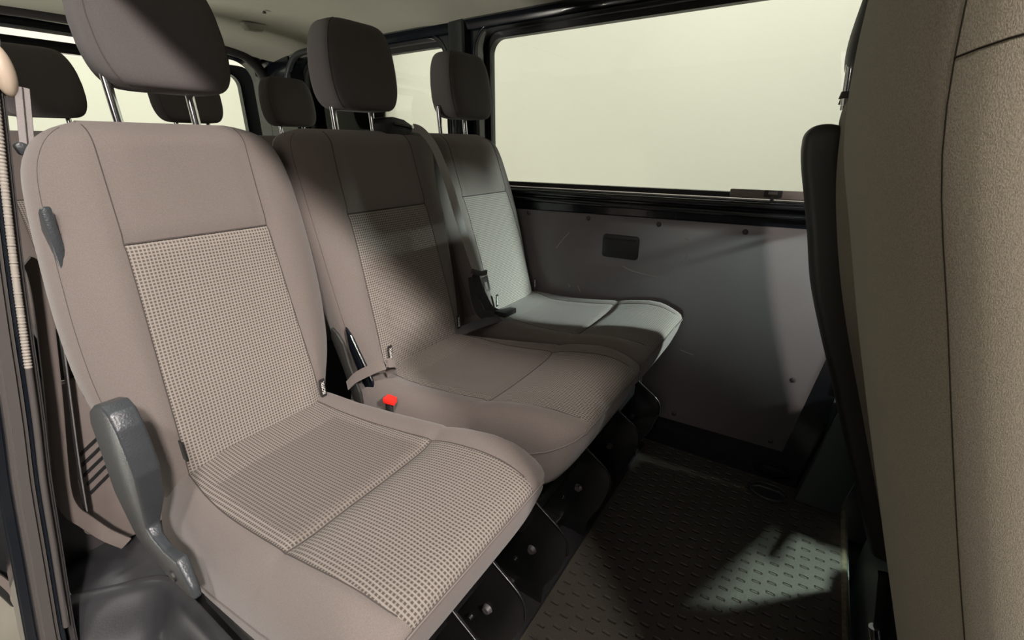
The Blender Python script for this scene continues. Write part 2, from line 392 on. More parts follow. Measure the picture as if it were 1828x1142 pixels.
# sill ledges under the long window: two rolled ridges
sill = tube('trim_3', [(XW - 0.004, -.11, 0.85), (XW - 0.004, -.08, 0.812), (XW - 0.004, -0.03, 0.793), (XW - 0.004, 0.06, 0.789), (XW - 0.004, 0.5, 0.789), (XW - 0.004, 1.05, 0.789)], 0.009, M['gloss_black'], n=14, sp=5); tag(sill, kind='structure')
sill = tube('trim_4', [(XW - 0.008, -.11, 0.80), (XW - 0.008, -.06, 0.776), (XW - 0.008, 0.02, 0.767), (XW - 0.008, 0.5, 0.767), (XW - 0.008, 1.9, 0.767)], 0.008, M['gloss_black'], n=14, sp=5); tag(sill, kind='structure')
lt = empty('window_latch', (XW, .11, .815)); tag(lt, 'small black latch on a pinkish grey pad at the lower edge of the long window', 'latch')
box('pad', (XW - .004, .015, .808), (XW + .010, .205, .828), M['taupe_trim'], lt, .002)
box('catch', (XW - .012, .085, .812), (XW - .004, .125, .829), M['black_plastic'], lt, .002)
box('catch_window', (XW - .0135, .095, .819), (XW - .0118, .115, .826), M['taupe_trim'], lt, .0006, 1)
box('catch_stem', (XW - .013, .101, .800), (XW - .005, .109, .814), M['black_plastic'], lt, .001)
# pillar between the two windows
pb = box('trim_5', (XW - 0.030, 1.055, 0.74), (XW + 0.01, 1.125, 1.312), M['gloss_black'], None, 0.012, 3); tag(pb, kind='structure')
bm = bmesh.new()
# rounded cove between roof and far wall
def strip(name, prof, y0, y1, m, th=0.012, parent=None, ny=2):
    """sweep an (x, z) profile along y with thickness"""
    verts = []; faces = []; n = len(prof)
    nor = []
    for i in range(n):
        a = Vector(prof[max(i - 1, 0)]); b = Vector(prof[min(i + 1, n - 1)]); d = (b - a).normalized(); nor.append(Vector((-d.y, d.x)))
    for j in range(ny):
        y = y0 + (y1 - y0) * j / (ny - 1)
        for i in range(n): verts.append((prof[i][0], y, prof[i][1]))
        for i in range(n): verts.append((prof[i][0] + nor[i].x * th, y, prof[i][1] + nor[i].y * th))
    for j in range(ny - 1):
        o = j * 2 * n; q = o + 2 * n
        for i in range(n - 1):
            faces.append((o + i, o + i + 1, q + i + 1, q + i)); faces.append((o + n + i, q + n + i, q + n + i + 1, o + n + i + 1))
        faces.append((o, q, q + n, o + n)); faces.append((o + n - 1, o + 2 * n - 1, q + 2 * n - 1, q + n - 1))
    for j in (0, ny - 1):
        o = j * 2 * n
        for i in range(n - 1): faces.append((o + i, o + n + i, o + n + i + 1, o + i + 1))
    return mesh(name, verts, faces, m, parent, sm=35)
rail = strip('trim_6', [(XW + .006, 1.285), (XW + .002, 1.30), (XW - .006, 1.312), (XW - .012, 1.318)], -0.13, 2.35, M['gloss_black'], 0.02)
tag(rail, kind='structure')
# headliner: domed sheet, bowed at its rear end
def headliner():
    nx, ny = 28, 40; verts = []; faces = []
    for t in (0, 1):
        for j in range(ny + 1):
            for i in range(nx + 1):
                u = i / nx; v = j / ny
                x = 0.20 + (XW - 0.004 - 0.20) * u
                yend = 2.13 + 0.10 * math.sin(PI * min(1, max(0, u))) ** 0.6
                y = -.60 + (yend + .60) * v
                e = abs(2 * u - 1) ** 4
                z = 1.343 - 0.037 * e - 0.03 * max(0, (v - 0.86) / 0.14) ** 2 + t * 0.012
                # pressed bow across the roof behind the seat row
                if 1.06 < y < 1.20: z -= 0.006
                verts.append((x, y, z))
    L = (nx + 1) * (ny + 1)
    for j in range(ny):
        for i in range(nx):
            a = j * (nx + 1) + i; faces.append((a, a + 1, a + nx + 2, a + nx + 1)); faces.append((L + a, L + a + nx + 1, L + a + nx + 2, L + a + 1))
    for i in range(nx):
        a = i; faces.append((a, L + a, L + a + 1, a + 1)); a = ny * (nx + 1) + i; faces.append((a, a + 1, L + a + 1, L + a))
    for j in range(ny):
        a = j * (nx + 1); b = a + nx + 1; faces.append((a, b, L + b, L + a)); a += nx; b += nx; faces.append((a, L + a, L + b, b))
    return mesh('ceiling', verts, faces, M['liner'], sm=60)
tag(headliner(), kind='structure')
for k, y in enumerate((1.075, 1.185)):
    o = tube('trim_%d' % (7 + k), [(0.3, y, 1.3355), (0.8, y, 1.3375), (1.2, y, 1.3365), (XW - .06, y, 1.3225)], 0.003, M['liner'] if k == 0 else M['seam'], n=8, sp=5); tag(o, kind='structure')
o = tube('trim_9', [(XW - .012, -.13, 1.298), (XW - .012, .80, 1.298)], 0.0055, M['liner'], n=8); tag(o, kind='structure')
o = tube('trim_10', [(XW - .012, 1.2, 1.298), (XW - .012, 1.95, 1.298)], 0.0055, M['liner'], n=8); tag(o, kind='structure')

# roof skin above the liner (keeps outside light out)
slab('ceiling_outer', (0.17, -.62, 1.375), (XW + 0.06, 2.36, 1.40), M['gloss_black'])

# rear end of the body: frame of the opening, raised gap, tailgate with its window
fy = lambda a, b, d: Vector((a, d, b))
rf = ring('wall_rear', round_rect(0.02, XW + .10, -0.1, 1.40, .03), round_rect(0.14, XW - .005, 0.02, 1.298, .09), fy, 2.28, 2.36, M['gloss_black'], bev=0.004); tag(rf, kind='structure')
tgw = ring('door_1', round_rect(0.16, XW + .07, 0.06, 1.289, .09), round_rect(0.22, XW - .025, 0.80, 1.252, .055), fy, 2.43, 2.47, M['gloss_black'], bev=0.005)
tag(tgw, kind='structure')
box('pane', (0.2, 2.445, 0.79), (XW - .02, 2.449, 1.245), M['glass'], tgw)
# corner pillar trim at the far rear
o = tube('trim_11', [(XW + .0, 2.24, 0.7), (XW + .0, 2.24, 1.10), (XW - .02, 2.23, 1.22), (XW - .09, 2.20, 1.285), (XW - .2, 2.17, 1.308), (XW - .6, 2.16, 1.325), (0.4, 2.16, 1.32)], 0.022, M['dark_trim'], n=12, sp=6); tag(o, kind='structure')
o = tube('trim_12', [(XW - .005, 2.10, 0.7), (XW - .005, 2.10, 1.10), (XW - .015, 2.07, 1.20), (XW - .02, 1.98, 1.285), (XW - .02, 1.85, 1.30)], 0.012, M['grey_plastic'], n=12, sp=6); tag(o, kind='structure')
slab('wall_rear_corner', (XW - .02, 2.03, 0.0), (XW + .06, 2.30, 1.33), M['gloss_black'])
hk = prism('coat_hook', [(1.03, 1.80, 1.338), (1.10, 1.78, 1.338), (1.095, 1.80, 1.318), (1.06, 1.83, 1.322)], M['liner'], None, 0.002, (0, 0.03, 0)); tag(hk, 'small cream triangular bracket on the headliner above the rear seat row', 'bracket')
for x, y in ((1.0, 1.62), (1.2, 1.38), (0.86, 1.95)):
    bm = bmesh.new(); bmesh.ops.create_cone(bm, cap_ends=True, segments=14, radius1=0.006, radius2=0.004, depth=0.006)
    bmesh.ops.translate(bm, verts=bm.verts, vec=(x, y, 1.336)); s = bm_obj('headliner_clip', bm, M['dark_trim'])
    tag(s, {1.0: 'small round clip in the headliner beside the triangular bracket', 1.2: 'small round clip at the headliner edge above the middle headrest', 0.86: 'small round clip in the headliner above the near headrest'}[x], 'clip', 'round clips pressed into the headliner')

# ------------------------------------------------------------------ grey lining board on the far wall
prof = [(0.885, 0.733), (0.0, 0.741), (-0.085, 0.70), (-0.100, 0.50), (-0.046, 0.114), (0.44, 0.104), (1.6, 0.104), (1.6, 0.733)]
pan = prism('lining_board', [(XW - .006, a, b) for a, b in prof], M['panel'], None, 0.0012, (-0.006, 0, 0)); tag(pan, 'scratched grey lining board screwed to the far side under the long window', 'wall panel')
XP = XW - .012
for y, z in ((.815, .722), (.597, .722), (.377, .722), (.151, .722), (-.059, .536), (-.029, .34), (-.012, .137), (.262, .133)):
    bm = bmesh.new(); bmesh.ops.create_uvsphere(bm, u_segments=14, v_segments=8, radius=0.0075)
    for v in bm.verts: v.co = Vector((v.co.x * .5 + XP, v.co.y + y, v.co.z + z))
    bm_obj('screw', bm, M['dark_trim'], pan)
cup = prism('recessed_handle', [(XP - .001, a, b) for a, b in round_rect(.427, .541, .611, .681, .010, 4)], M['black_plastic'], pan, 0.002, (-0.008, 0, 0))
tube('lip', [(XP - .009, .434, .668), (XP - .009, .534, .668)], 0.002, M['black_plastic'], cup, n=8)
def scratch(pts, r=0.0011): tube('scratch', [(XP - .0002, a, b) for a, b in pts], r, M['scratch'], pan, n=5, sp=4)
scratch([(.474, .586), (.44, .576), (.38, .569), (.330, .572)]); scratch([(.328, .578), (.315, .60), (.293, .632), (.285, .652)], .0007)
scratch([(.66, .672), (.68, .65), (.70, .624), (.705, .615)], .0008); scratch([(.27, .355), (.25, .351), (.23, .348)], .0009)
scratch([(.30, .69), (.29, .688), (.288, .684)], .0014); scratch([(.655, .50), (.65, .494), (.652, .488)], .0007); scratch([(.62, .50), (.615, .49), (.61, .48)], .0007)

# shallow locker of grey plastic at the far side in front of the board, two steps
lk = empty('step_cover', (1.30, -0.17, 0)); tag(lk, 'grey plastic step cover standing on the floor beyond the lining board', 'cover')
prism('lower_box', [(1.29, -.100, 0.0), (1.345, -.100, 0.0), (1.345, -.155, .335), (1.30, -.150, .335)], M['panel_dark'], lk, 0.003, (0, -0.10, 0))
prism('upper_box', [(1.325, -.132, .335), (1.36, -.132, .335), (1.36, -.14, .70), (1.335, -.14, .70)], M['dark_trim'], lk, 0.003, (0, -0.03, 0))
# floor lashing ring
ar = empty('lashing_ring', (1.29, -0.03, 0)); tag(ar, 'round metal lashing point sunk in the floor near the lining board corner', 'lashing point')
lp = [(1.285 + .036 * math.cos(2 * PI * k / 28), -.035 + .050 * math.sin(2 * PI * k / 28), .003) for k in range(29)]
tube('rim', lp, 0.004, M['grey_plastic'], ar, n=8)
bm = bmesh.new(); bmesh.ops.create_cone(bm, cap_ends=True, segments=24, radius1=.034, radius2=.034, depth=.002); 
for v in bm.verts: v.co = Vector((1.285 + v.co.x, -.035 + v.co.y * 1.4, .002 + v.co.z))
bm_obj('dish', bm, M['black_plastic'], ar)
tube('bar', [(1.285, -.075, .004), (1.285, -.06, .012), (1.285, -.01, .012), (1.285, .005, .004)], .004, M['grey_plastic'], ar, n=8)

# ------------------------------------------------------------------ seat builders
def sgn_pow(v, e): return math.copysign(abs(v) ** e, v)

def columns(li, ri, wl, wr, nb=10, ni=12):
    """x samples from -wl to wr (absolute) with exact edges li, ri"""
    xs = []
    for k in range(nb):
        t = k / nb; xs.append(wl + (li - wl) * (1 - math.cos(t * PI / 2)))
    for k in range(ni): xs.append(li + (ri - li) * k / ni)
    for k in range(nb + 1):
        t = k / nb; xs.append(ri + (wr - ri) * math.sin(t * PI / 2))
    return xs

def split_mesh(name, pname, verts, faces, uvs, panel_mask, m_main, panels, parent):
    """main mesh plus panels cut out of the same grid; panel_mask[i] = 0 main, k = panel k"""
    objs = []
    for k in range(0, len(panels) + 1):
        fs = [f for f, q in zip(faces, panel_mask) if q == k]
        if not fs: objs.append(None); continue
        used = sorted({v for f in fs for v in f}); idx = {v: i for i, v in enumerate(used)}
        me = bpy.data.meshes.new(name if k == 0 else panels[k - 1][0])
        me.from_pydata([tuple(verts[v]) for v in used], [], [tuple(idx[v] for v in f) for f in fs])
        ul = me.uv_layers.new(name='UVMap')
        for p in me.polygons:
            for li_ in p.loop_indices: ul.data[li_].uv = uvs[used[me.loops[li_].vertex_index]]
        if k == 0:
            bm = bmesh.new(); bm.from_mesh(me); bmesh.ops.recalc_face_normals(bm, faces=bm.faces); bm.to_mesh(me); bm.free()
        me.materials.append(m_main if k == 0 else panels[k - 1][1]); smooth(me, 60)
        par = parent if k == 0 else objs[0]
        o = link(me.name, me, par); objs.append(o)
        if k == 0: objs = [o]
    return objs

def y_front(z, y0): return y0 + 0.235 * (z - 0.46)

def backrest(parent, outl, insert, y0, depth=0.125, ztop=0.966, z_ins_top=0.797, tags=True, mat_main=None, tagside='both'):
    """outl: (z, xl, xr) table; insert: (z, xl, xr) table"""
    mat_main = mat_main or M['fabric']
    zs = []
    z = 0.40
    while z < 0.93: zs.append(z); z += 0.0125
    zs += [z_ins_top, 0.46]
    zs = sorted(set(round(q, 4) for q in zs))
    zs = [q for q in zs if not any(abs(q - s) < 0.006 and q != s for s in (z_ins_top, 0.46))]
    zr = 0.93; r = ztop - zr
    rows = [(q, 1.0) for q in zs if q < zr]
    for k in range(9):
        a = k / 8 * PI / 2; rows.append((zr + r * math.sin(a), max(0.05, math.cos(a) ** 0.75)))
    verts = []; uvs = []; faces = []; mask = []
    nb, ni = 10, 12
    for zi, (z, ds) in enumerate(rows):
        xl, xr = lerp_tab(outl, z); il, ir = lerp_tab(insert, z)
        if ds < 1: 
            k = (1 - ds) * 0.045; xl += k * .4; xr -= k * .4
        xs = columns(il, ir, xl, xr, nb, ni)
        c = (xl + xr) / 2; hw = (xr - xl) / 2; hd = depth / 2 * ds
        ymid = y_front(z, y0) + depth / 2
        row = []
        for x in xs:
            t = (x - c) / hw
            y = -hd * max(0.0, 1 - min(1, abs(t)) ** 3.6) ** (1 / 2.6)
            # dished centre with raised side bolsters
            d = 0.012 * math.exp(-((abs(x - c) - hw * .72) / (hw * .2)) ** 2) * min(1, (0.93 - z) / .2 if z < .93 else 0)
            y -= max(0, d)
            for e in (il, ir):
                g = abs(x - e)
                y += 0.0035 * math.exp(-(g / 0.004) ** 2) * (1 if z > .44 else 0)
            if il - .002 < x < ir + .002: y += 0.004 * math.exp(-((z - z_ins_top) / 0.006) ** 2)
            row.append((x, ymid + y, z))
        back = []
        for x in xs[-2:0:-1]:
            t = (x - c) / hw
            back.append((x, ymid + hd * 0.92 * max(0.0, 1 - min(1, abs(t)) ** 5) ** (1 / 3.2), z))
        loop = row + back
        for (x, y, zz) in loop:
            verts.append(Vector((x, y, zz))); uvs.append((x - c, zz * 1.028))
    n = len(loop); nf = len(xs)
    for j in range(len(rows) - 1):
        for i in range(n):
            faces.append((j * n + i, j * n + (i + 1) % n, (j + 1) * n + (i + 1) % n, (j + 1) * n + i))
            zc = (rows[j][0] + rows[j + 1][0]) / 2
            mask.append(1 if nb <= i < nb + ni and zc < z_ins_top else 0)
    faces.append(tuple(range(n))); mask.append(0)
    faces.append(tuple((len(rows) - 1) * n + i for i in range(n))); mask.append(0)
    br, pn = split_mesh('backrest', None, verts, faces, uvs, mask, mat_main, [('centre_panel', M['weave'])], parent)
    # seams: along the insert edges up over the shoulder, across the insert top, along the left bolster
    for col in (nb, nb + ni):
        pts = [verts[j * n + col] + Vector((0, -.0005, 0)) for j in range(2, len(rows) - 3)]
        tube('seam', pts, 0.0008, M['seam'], br, n=6)
    jt = min(range(len(rows)), key=lambda j: abs(rows[j][0] - z_ins_top))
    tube('seam', [verts[jt * n + i] + Vector((0, -.0008, 0)) for i in range(nb, nb + ni + 1)], 0.0016, M['seam'], br, n=6)
    for col in (3, nf - 4):
        tube('seam', [verts[j * n + col] + Vector((0, .0004, 0)) for j in range(3, len(rows) - 4)], 0.0006, M['seam'], br, n=6)
    return br

def isofix(parent, x, y, z, side=1):
    tg = box('isofix_tag', (x - .0055, y - .004, z - .019), (x + .0055, y - .0015, z + .019), M['tag'], parent, 0.0006, 1)
    rm = Matrix(((0, -1, 0, 0), (0, 0, -1, 0), (1, 0, 0, 0), (0, 0, 0, 1)))   # text x -> +Z, text y -> -X, faces -Y
    text_obj('lettering', 'ISOFIX', 0.0092, Vector((x, y - .0045, z)), rm, M['white'], tg)
    tg['label'] = 'black cloth tag with white ISOFIX lettering'

def cushion(parent, cx, wtab, itab, y_off=0.0, flat=False, yrear=0.80, soft_left=False):
    """wtab: (y, xl, xr); itab: (y, xl, xr) edges of the patterned centre; closed cushion with a piped front line"""
    # rows: (y, ztop_insert, zequator, zbottom)
    T = [(0.260, .473, .4720, .4710), (0.262, .481, .471, .452), (0.267, .4865, .469, .430), (0.276, .491, .464, .405), (0.288, .494, .457, .382), (0.304, .4960, .447, .358),
         (0.328, .4965, .434, .338), (0.36, .495, .415, .326), (0.42, .486, .395, .315), (0.452, .4775, .385, .308), (0.460, .474, .382, .306), (0.468, .476, .38, .304), (0.52, .470, .365, .296), (0.60, .463, .34, .284),
         (0.68, .4605, .32, .272), (0.70, .4615, .316, .27), (0.76, .463, .30, .262), (yrear, .455, .30, .262)]
    ys = []
    y = T[0][0]
    base = [t[0] for t in T]
    for a, b in zip(base[:-1], base[1:]):
        k = max(1, int((b - a) / 0.014 + .5))
        for q in range(k): ys.append(a + (b - a) * q / k)
    ys.append(base[-1])
    verts = []; uvs = []; nb, ni = 12, 14; rows = []
    arc = 0; prev = None
    for y in ys:
        zt, ze, zb = lerp_tab(T, y) if y > .267 else lerp_lin(T, y)
        xl, xr = lerp_tab(wtab, y); il, ir = lerp_tab(itab, y)
        xs = columns(il, ir, xl, xr, nb, ni); c = (xl + xr) / 2; hw = (xr - xl) / 2
        if prev is not None: arc += math.hypot(y - prev[0], zt - prev[1])
        prev = (y, zt)
        row = []
        for x in xs:
            t = min(1, abs((x - c) / hw)); ht = zt - ze
            sq = not (soft_left and x < c)
            z = ze + ht * max(0.0, 1 - t ** (7.5 if sq else 3.4)) ** (1 / 2.6 if sq else 1 / 2.4)
            # bolsters rise above the centre
            b = (0.021 if sq else .014) * math.exp(-((abs(x - c) - hw * (.86 if sq else .80)) / (hw * .17)) ** 2) * min(1, max(0, (y - .262) / .06)) * (1 - .5 * max(0, min(1, (.36 - y) / .1)))
            # front lip lifts a little
            z += b
            for e in (il, ir): z -= 0.003 * math.exp(-((x - e) / 0.004) ** 2) * min(1, max(0, (y - .262) / .02))
            if il < x < ir:
                z -= 0.0045 * math.exp(-((y - .460) / 0.007) ** 2) + 0.002 * math.exp(-((y - .690) / 0.005) ** 2)
                z -= 0.004 * math.sin(PI * (x - il) / (ir - il)) * (1 if y > .3 else max(0, (y - .262) / .05))
            row.append(Vector((x, y + y_off, z)))
        under = []
        for x in xs[-2:0:-1]:
            t = min(1, abs((x - c) / hw))
            under.append(Vector((x, y + y_off, ze - (ze - zb) * max(0.0, 1 - t ** 5) ** (1 / 3.0))))
        for v in row + under: verts.append(v); uvs.append((v.x - c, arc))
        rows.append(y)
    n = len(row) + len(under); nf = len(row); faces = []; mask = []
    for j in range(len(rows) - 1):
        yc = (rows[j] + rows[j + 1]) / 2
        for i in range(n):
            faces.append((j * n + i, (j + 1) * n + i, (j + 1) * n + (i + 1) % n, j * n + (i + 1) % n))
            k = 0
            if nb <= i < nb + ni: k = 2 if (.460 < yc < .69 and nb < i < nb + ni - 1) else 1
            mask.append(k)
    faces.append(tuple(range(n))); mask.append(0); faces.append(tuple((len(rows) - 1) * n + i for i in range(n))); mask.append(0)
    cu, a, b = split_mesh('cushion', None, verts, faces, uvs, mask, M['fabric'], [('centre_panel', M['weave_seat']), ('inner_panel', M['weave_flat'] if flat else M['weave_fine'])], parent)
    # piping: round the front line and back along both sides on the widest line
    pts = [verts[j * n] for j in range(len(rows) - 1, 0, -1)] + [verts[i] + Vector((0, -.0015, 0)) for i in range(0, nf)] + [verts[j * n + nf - 1] for j in range(1, len(rows))]
    tube('piping', pts, 0.0016, M['piping'], cu, n=6)
    for col in (nb, nb + ni): tube('seam', [verts[j * n + col] for j in range(3, len(rows))], 0.001, M['seam'], cu, n=6)
    js = min(range(len(rows)), key=lambda j: abs(rows[j] - .460)); tube('seam', [verts[js * n + i] + Vector((0, 0, .0006)) for i in range(nb, nb + ni + 1)], 0.0013, M['seam'], cu, n=6)
    return cu
def lerp_lin(tab, x):
    for i in range(len(tab) - 1):
        if tab[i][0] <= x <= tab[i + 1][0]:
            t = (x - tab[i][0]) / (tab[i + 1][0] - tab[i][0]); return [tab[i][k] + (tab[i + 1][k] - tab[i][k]) * t for k in range(1, len(tab[0]))]
    return list(tab[0][1:])

def headrest(parent, cx, yf, z0=1.003, z1=1.186, hw=0.103, depth=0.108, posts=(-.055, .055), tilt=0.18, m=None, pz=0.955, py=None, lean=0.0, ppx=None):
    rows = 22; verts = []; uvs = []; faces = []; n = 44
    for j in range(rows + 1):
        a = -PI / 2 + PI * j / rows
        zz = (z0 + z1) / 2 + (z1 - z0) / 2 * sgn_pow(math.sin(a), 0.55)
        s = max(0.02, abs(math.cos(a))) ** 0.25
        v = (zz - z0) / (z1 - z0)
        w = hw * (0.90 + 0.10 * math.sin(PI * min(1, v * 1.15)) - 0.10 * max(0, v - .55) / .45 * v) * (s * .75 + .25 if s > .3 else s * 1.1)
        if s < .3: w = hw * s
        w = hw * s * (0.93 + 0.10 * math.sin(PI * min(1, v)) - 0.07 * v * v)
        d = depth / 2 * (s ** 1.0) * (1.0 - 0.12 * v)
        yc = yf + depth / 2 + tilt * (zz - z0)
        for k in range(n):
            th = 2 * PI * k / n
            X = cx + lean * (v - .5) + w * sgn_pow(math.cos(th), 0.42)
            Y = yc + d * sgn_pow(math.sin(th), 0.55)
            if math.sin(th) < 0: Y += 0.006 * (1 - abs(math.cos(th))) * math.sin(PI * v)
            verts.append(Vector((X, Y, zz))); uvs.append((X, zz))
    for j in range(rows):
        for k in range(n): faces.append((j * n + k, j * n + (k + 1) % n, (j + 1) * n + (k + 1) % n, (j + 1) * n + k))
    faces.append(tuple(range(n))); faces.append(tuple(rows * n + k for k in range(n)))
    h = mesh('headrest', verts, faces, m or M['head_fabric_shaded'], parent, sm=60)
    # side seams of the cover
    for kk in (n // 2 + 4, n - 4):
        tube('seam', [verts[j * n + kk] for j in range(2, rows - 1)], 0.0009, M['seam'], h, n=6)
    py = py if py is not None else yf + depth / 2
    for i, p in enumerate(posts):
        x = cx + p if ppx is None else ppx[i]
        tube('post', [(x, py - .006, pz - .01), (x, py, z0 + .03)], 0.0065, M['chrome'], h, n=12)
        bm = bmesh.new(); bmesh.ops.create_cone(bm, cap_ends=True, segments=16, radius1=.010, radius2=.008, depth=.010)
        bmesh.ops.translate(bm, verts=bm.verts, vec=(x, py - .005, pz + .004)); bm_obj('post_sleeve', bm, M['black_plastic'], h)
    return h

def shift_tab(tab, dx, s=1.0, c=None): return [(t[0], t[1] + dx, t[2] + dx) for t in tab]
OUT_A = [(.40, .18, .47), (.47, .165, .489), (.54, .148, .518), (.60, .142, .532), (.68, .145, .543), (.77, .155, .548), (.86, .168, .547), (.905, .179, .540), (.935, .197, .528), (.953, .217, .508), (.966, .245, .475)]
INS_A = [(.40, .207, .450), (.46, .209, .450), (.80, .238, .452), (.90, .246, .456), (.966, .252, .462)]
W_A = [(.260, .200, .474), (.267, .178, .492), (.28, .166, .503), (.30, .155, .512), (.36, .149, .518), (.45, .148, .518), (.6, .152, .514), (.70, .156, .505), (.80, .165, .495)]
I_A = [(.248, .213, .445), (.30, .203, .454), (.40, .196, .457), (.46, .196, .456), (.60, .196, .450), (.68, .200, .445), (.76, .209, .440), (.80, .212, .438)]

def leg_plate(parent, x, dy=0.0):
    pr = [(.46, .33), (.40, .31), (.345, .267), (.30, .236), (.283, .212), (.282, .18), (.30, .12), (.33, .06), (.335, .03), (.335, .004), (.60, .004), (.60, .03), (.50, .05), (.45, .12), (.42, .20), (.50, .27)]
    o = prism('leg', [(x, a + dy, b) for a, b in pr], M['steel_black'], parent, 0.0035, (0.007, 0, 0))
    tube('edge_flange', [(x + .0, a + dy - .001, b + .001) for a, b in pr[1:6]], 0.0024, M['steel_black'], o, n=8, sp=3)
    for (a, b, r) in ((.36, .15, .010), (.40, .10, .006)):
        bm = bmesh.new(); bmesh.ops.create_cone(bm, cap_ends=True, segments=16, radius1=r, radius2=r * .7, depth=.008)
        bmesh.ops.rotate(bm, verts=bm.verts, cent=(0, 0, 0), matrix=Matrix.Rotation(-PI / 2, 3, 'Y')); bmesh.ops.translate(bm, verts=bm.verts, vec=(x - .004, a + dy, b))
        bm_obj('bolt', bm, M['dark_trim'] if r > .008 else M['steel_black'], o)
    return o

# ---- single seat nearest the door
sA = empty('single_seat', (.34, .55, 0)); tag(sA, 'single van seat with check-woven centre and grey plastic side cover, nearest the open door', 'seat')
brA = backrest(sA, OUT_A, INS_A, 0.75)
cuA = cushion(sA, .335, W_A, I_A, soft_left=True)
headrest(sA, .383, .868, hw=.096, z0=1.012, z1=1.19, ppx=(.303, .413), py=.93, m=M['head_fabric_shaded'])
isofix(sA, .452, .745, .490)
box('isofix_tag', (.206, .735, .478), (.2085, .747, .512), M['tag'], sA, .0006, 1)
# grey side cover, profile in Y-Z
cov = [(.750, .592), (.735, .612), (.705, .630), (.672, .640), (.652, .634), (.642, .615), (.636, .58), (.634, .55), (.650, .50), (.665, .455), (.655, .445), (.624, .440), (.584, .447), (.560, .415), (.556, .400), (.569, .392), (.642, .383), (.697, .391), (.735, .400), (.765, .47), (.756, .536)]
OX = .122
c1 = prism('side_cover', [(OX, a, b) for a, b in cov], M['grey_plastic'], sA, 0.0, (0.010, 0, 0))
for v in c1.data.vertices:
    if v.co.x > OX + .005: v.co.x += .019 * max(0, min(1, (v.co.z - .43) / .06))
bmx = bmesh.new(); bmx.from_mesh(c1.data); bevel(bmx, .0038, 3); bmx.to_mesh(c1.data); bmx.free(); smooth(c1.data, 35)
c1['label'] = 'grey grained plastic side cover'
bm = bmesh.new(); bmesh.ops.create_cone(bm, cap_ends=True, segments=18, radius1=.008, radius2=.008, depth=.003)
bmesh.ops.rotate(bm, verts=bm.verts, cent=(0, 0, 0), matrix=Matrix.Rotation(-PI / 2, 3, 'Y')); bmesh.ops.translate(bm, verts=bm.verts, vec=(OX - .001, .612, .405)); bm_obj('screw_hole', bm, M['black_plastic'], c1)
# back frame plate seen behind the left edge of the backrest
prism('back_shell', [(.166, .846, .858), (.166, .862, .850), (.166, .892, .800), (.166, .888, .752), (.166, .862, .752), (.166, .850, .77)], M['grey_plastic'], sA, 0.003, (0.012, 0, 0))
tube('release_pin', [(.158, .885, .786), (.168, .885, .786)], .0035, M['chrome'], sA, n=12)
bp = box('base_frame', (.17, .36, .225), (.49, .72, .262), M['steel_black'], sA, .006)
for x in (.235, .36, .465): leg_plate(sA, x)
box('foot_rail', (.20, .40, .0), (.50, .78, .035), M['steel_black'], sA, .01)

# ---- double seat
sB = empty('double_seat', (.94, .55, 0)); tag(sB, 'double van bench with check-woven centres, between the single seat and the far side', 'seat')
DB = .402
OUT_B = [(.40, .575, .885), (.47, .568, .905), (.54, .560, .925), (.60, .556, .935), (.68, .553, .945), (.77, .551, .952), (.86, .549, .958), (.905, .548, .966), (.935, .552, .975), (.953, .565, .985), (.966, .60, .99)]
INS_B = [(.40, .612, .866), (.46, .613, .866), (.80, .627, .860), (.90, .632, .858), (.966, .64, .856)]
backrest(sB, OUT_B, INS_B, 0.748)
OUT_C = [(.40, 1.0, 1.325), (.47, .99, 1.330), (.54, .975, 1.330), (.60, .965, 1.330), (.68, .962, 1.329), (.77, .960, 1.326), (.86, .960, 1.314), (.905, .962, 1.303), (.935, .965, 1.287), (.953, .97, 1.262), (.966, .99, 1.235)]
INS_C = [(.40, 1.070, 1.310), (.46, 1.070, 1.309), (.80, 1.036, 1.254), (.90, 1.03, 1.245), (.966, 1.025, 1.235)]
backrest(sB, OUT_C, INS_C, 0.770)
W_B = [(.260, .620, .895), (.267, .590, .918), (.28, .575, .926), (.30, .560, .932), (.36, .550, .934), (.45, .538, .930), (.6, .532, .915), (.70, .532, .895), (.80, .545, .88)]
I_B = [(.248, .645, .868), (.30, .625, .876), (.40, .612, .872), (.46, .610, .868), (.60, .606, .862), (.68, .606, .862), (.76, .612, .86), (.80, .612, .86)]
W_C = [(.260, .965, 1.275), (.267, .935, 1.298), (.28, .928, 1.308), (.30, .923, 1.316), (.36, .920, 1.322), (.45, .925, 1.326), (.6, .94, 1.328), (.70, .955, 1.328), (.80, .97, 1.325)]
I_C = [(.248, 1.005, 1.250), (.30, 1.00, 1.265), (.40, .995, 1.270), (.46, 1.00, 1.270), (.60, 1.03, 1.268), (.68, 1.045, 1.268), (.76, 1.068, 1.29), (.80, 1.07, 1.30)]
cushion(sB, .74, W_B, I_B, flat=True); cushion(sB, 1.12, W_C, I_C, flat=True, y_off=0.006, yrear=.82)
headrest(sB, .772, .868, hw=.096, z0=1.006, z1=1.186, ppx=(.695, .800), py=.93, lean=.02)
headrest(sB, 1.165, .878, hw=.100, z0=1.006, z1=1.182, ppx=(1.060, 1.172), py=.95, lean=.02)
for x in (.625, .862): isofix(sB, x, .743, .497)
for x in (1.070, 1.292): isofix(sB, x, .765, .495)
box('base_frame', (.58, .36, .225), (1.29, .72, .262), M['steel_black'], sB, .006)
for x in (.62, .84, 1.04, 1.22): leg_plate(sB, x)
box('foot_rail', (.58, .40, .0), (1.27, .78, .035), M['steel_black'], sB, .01)
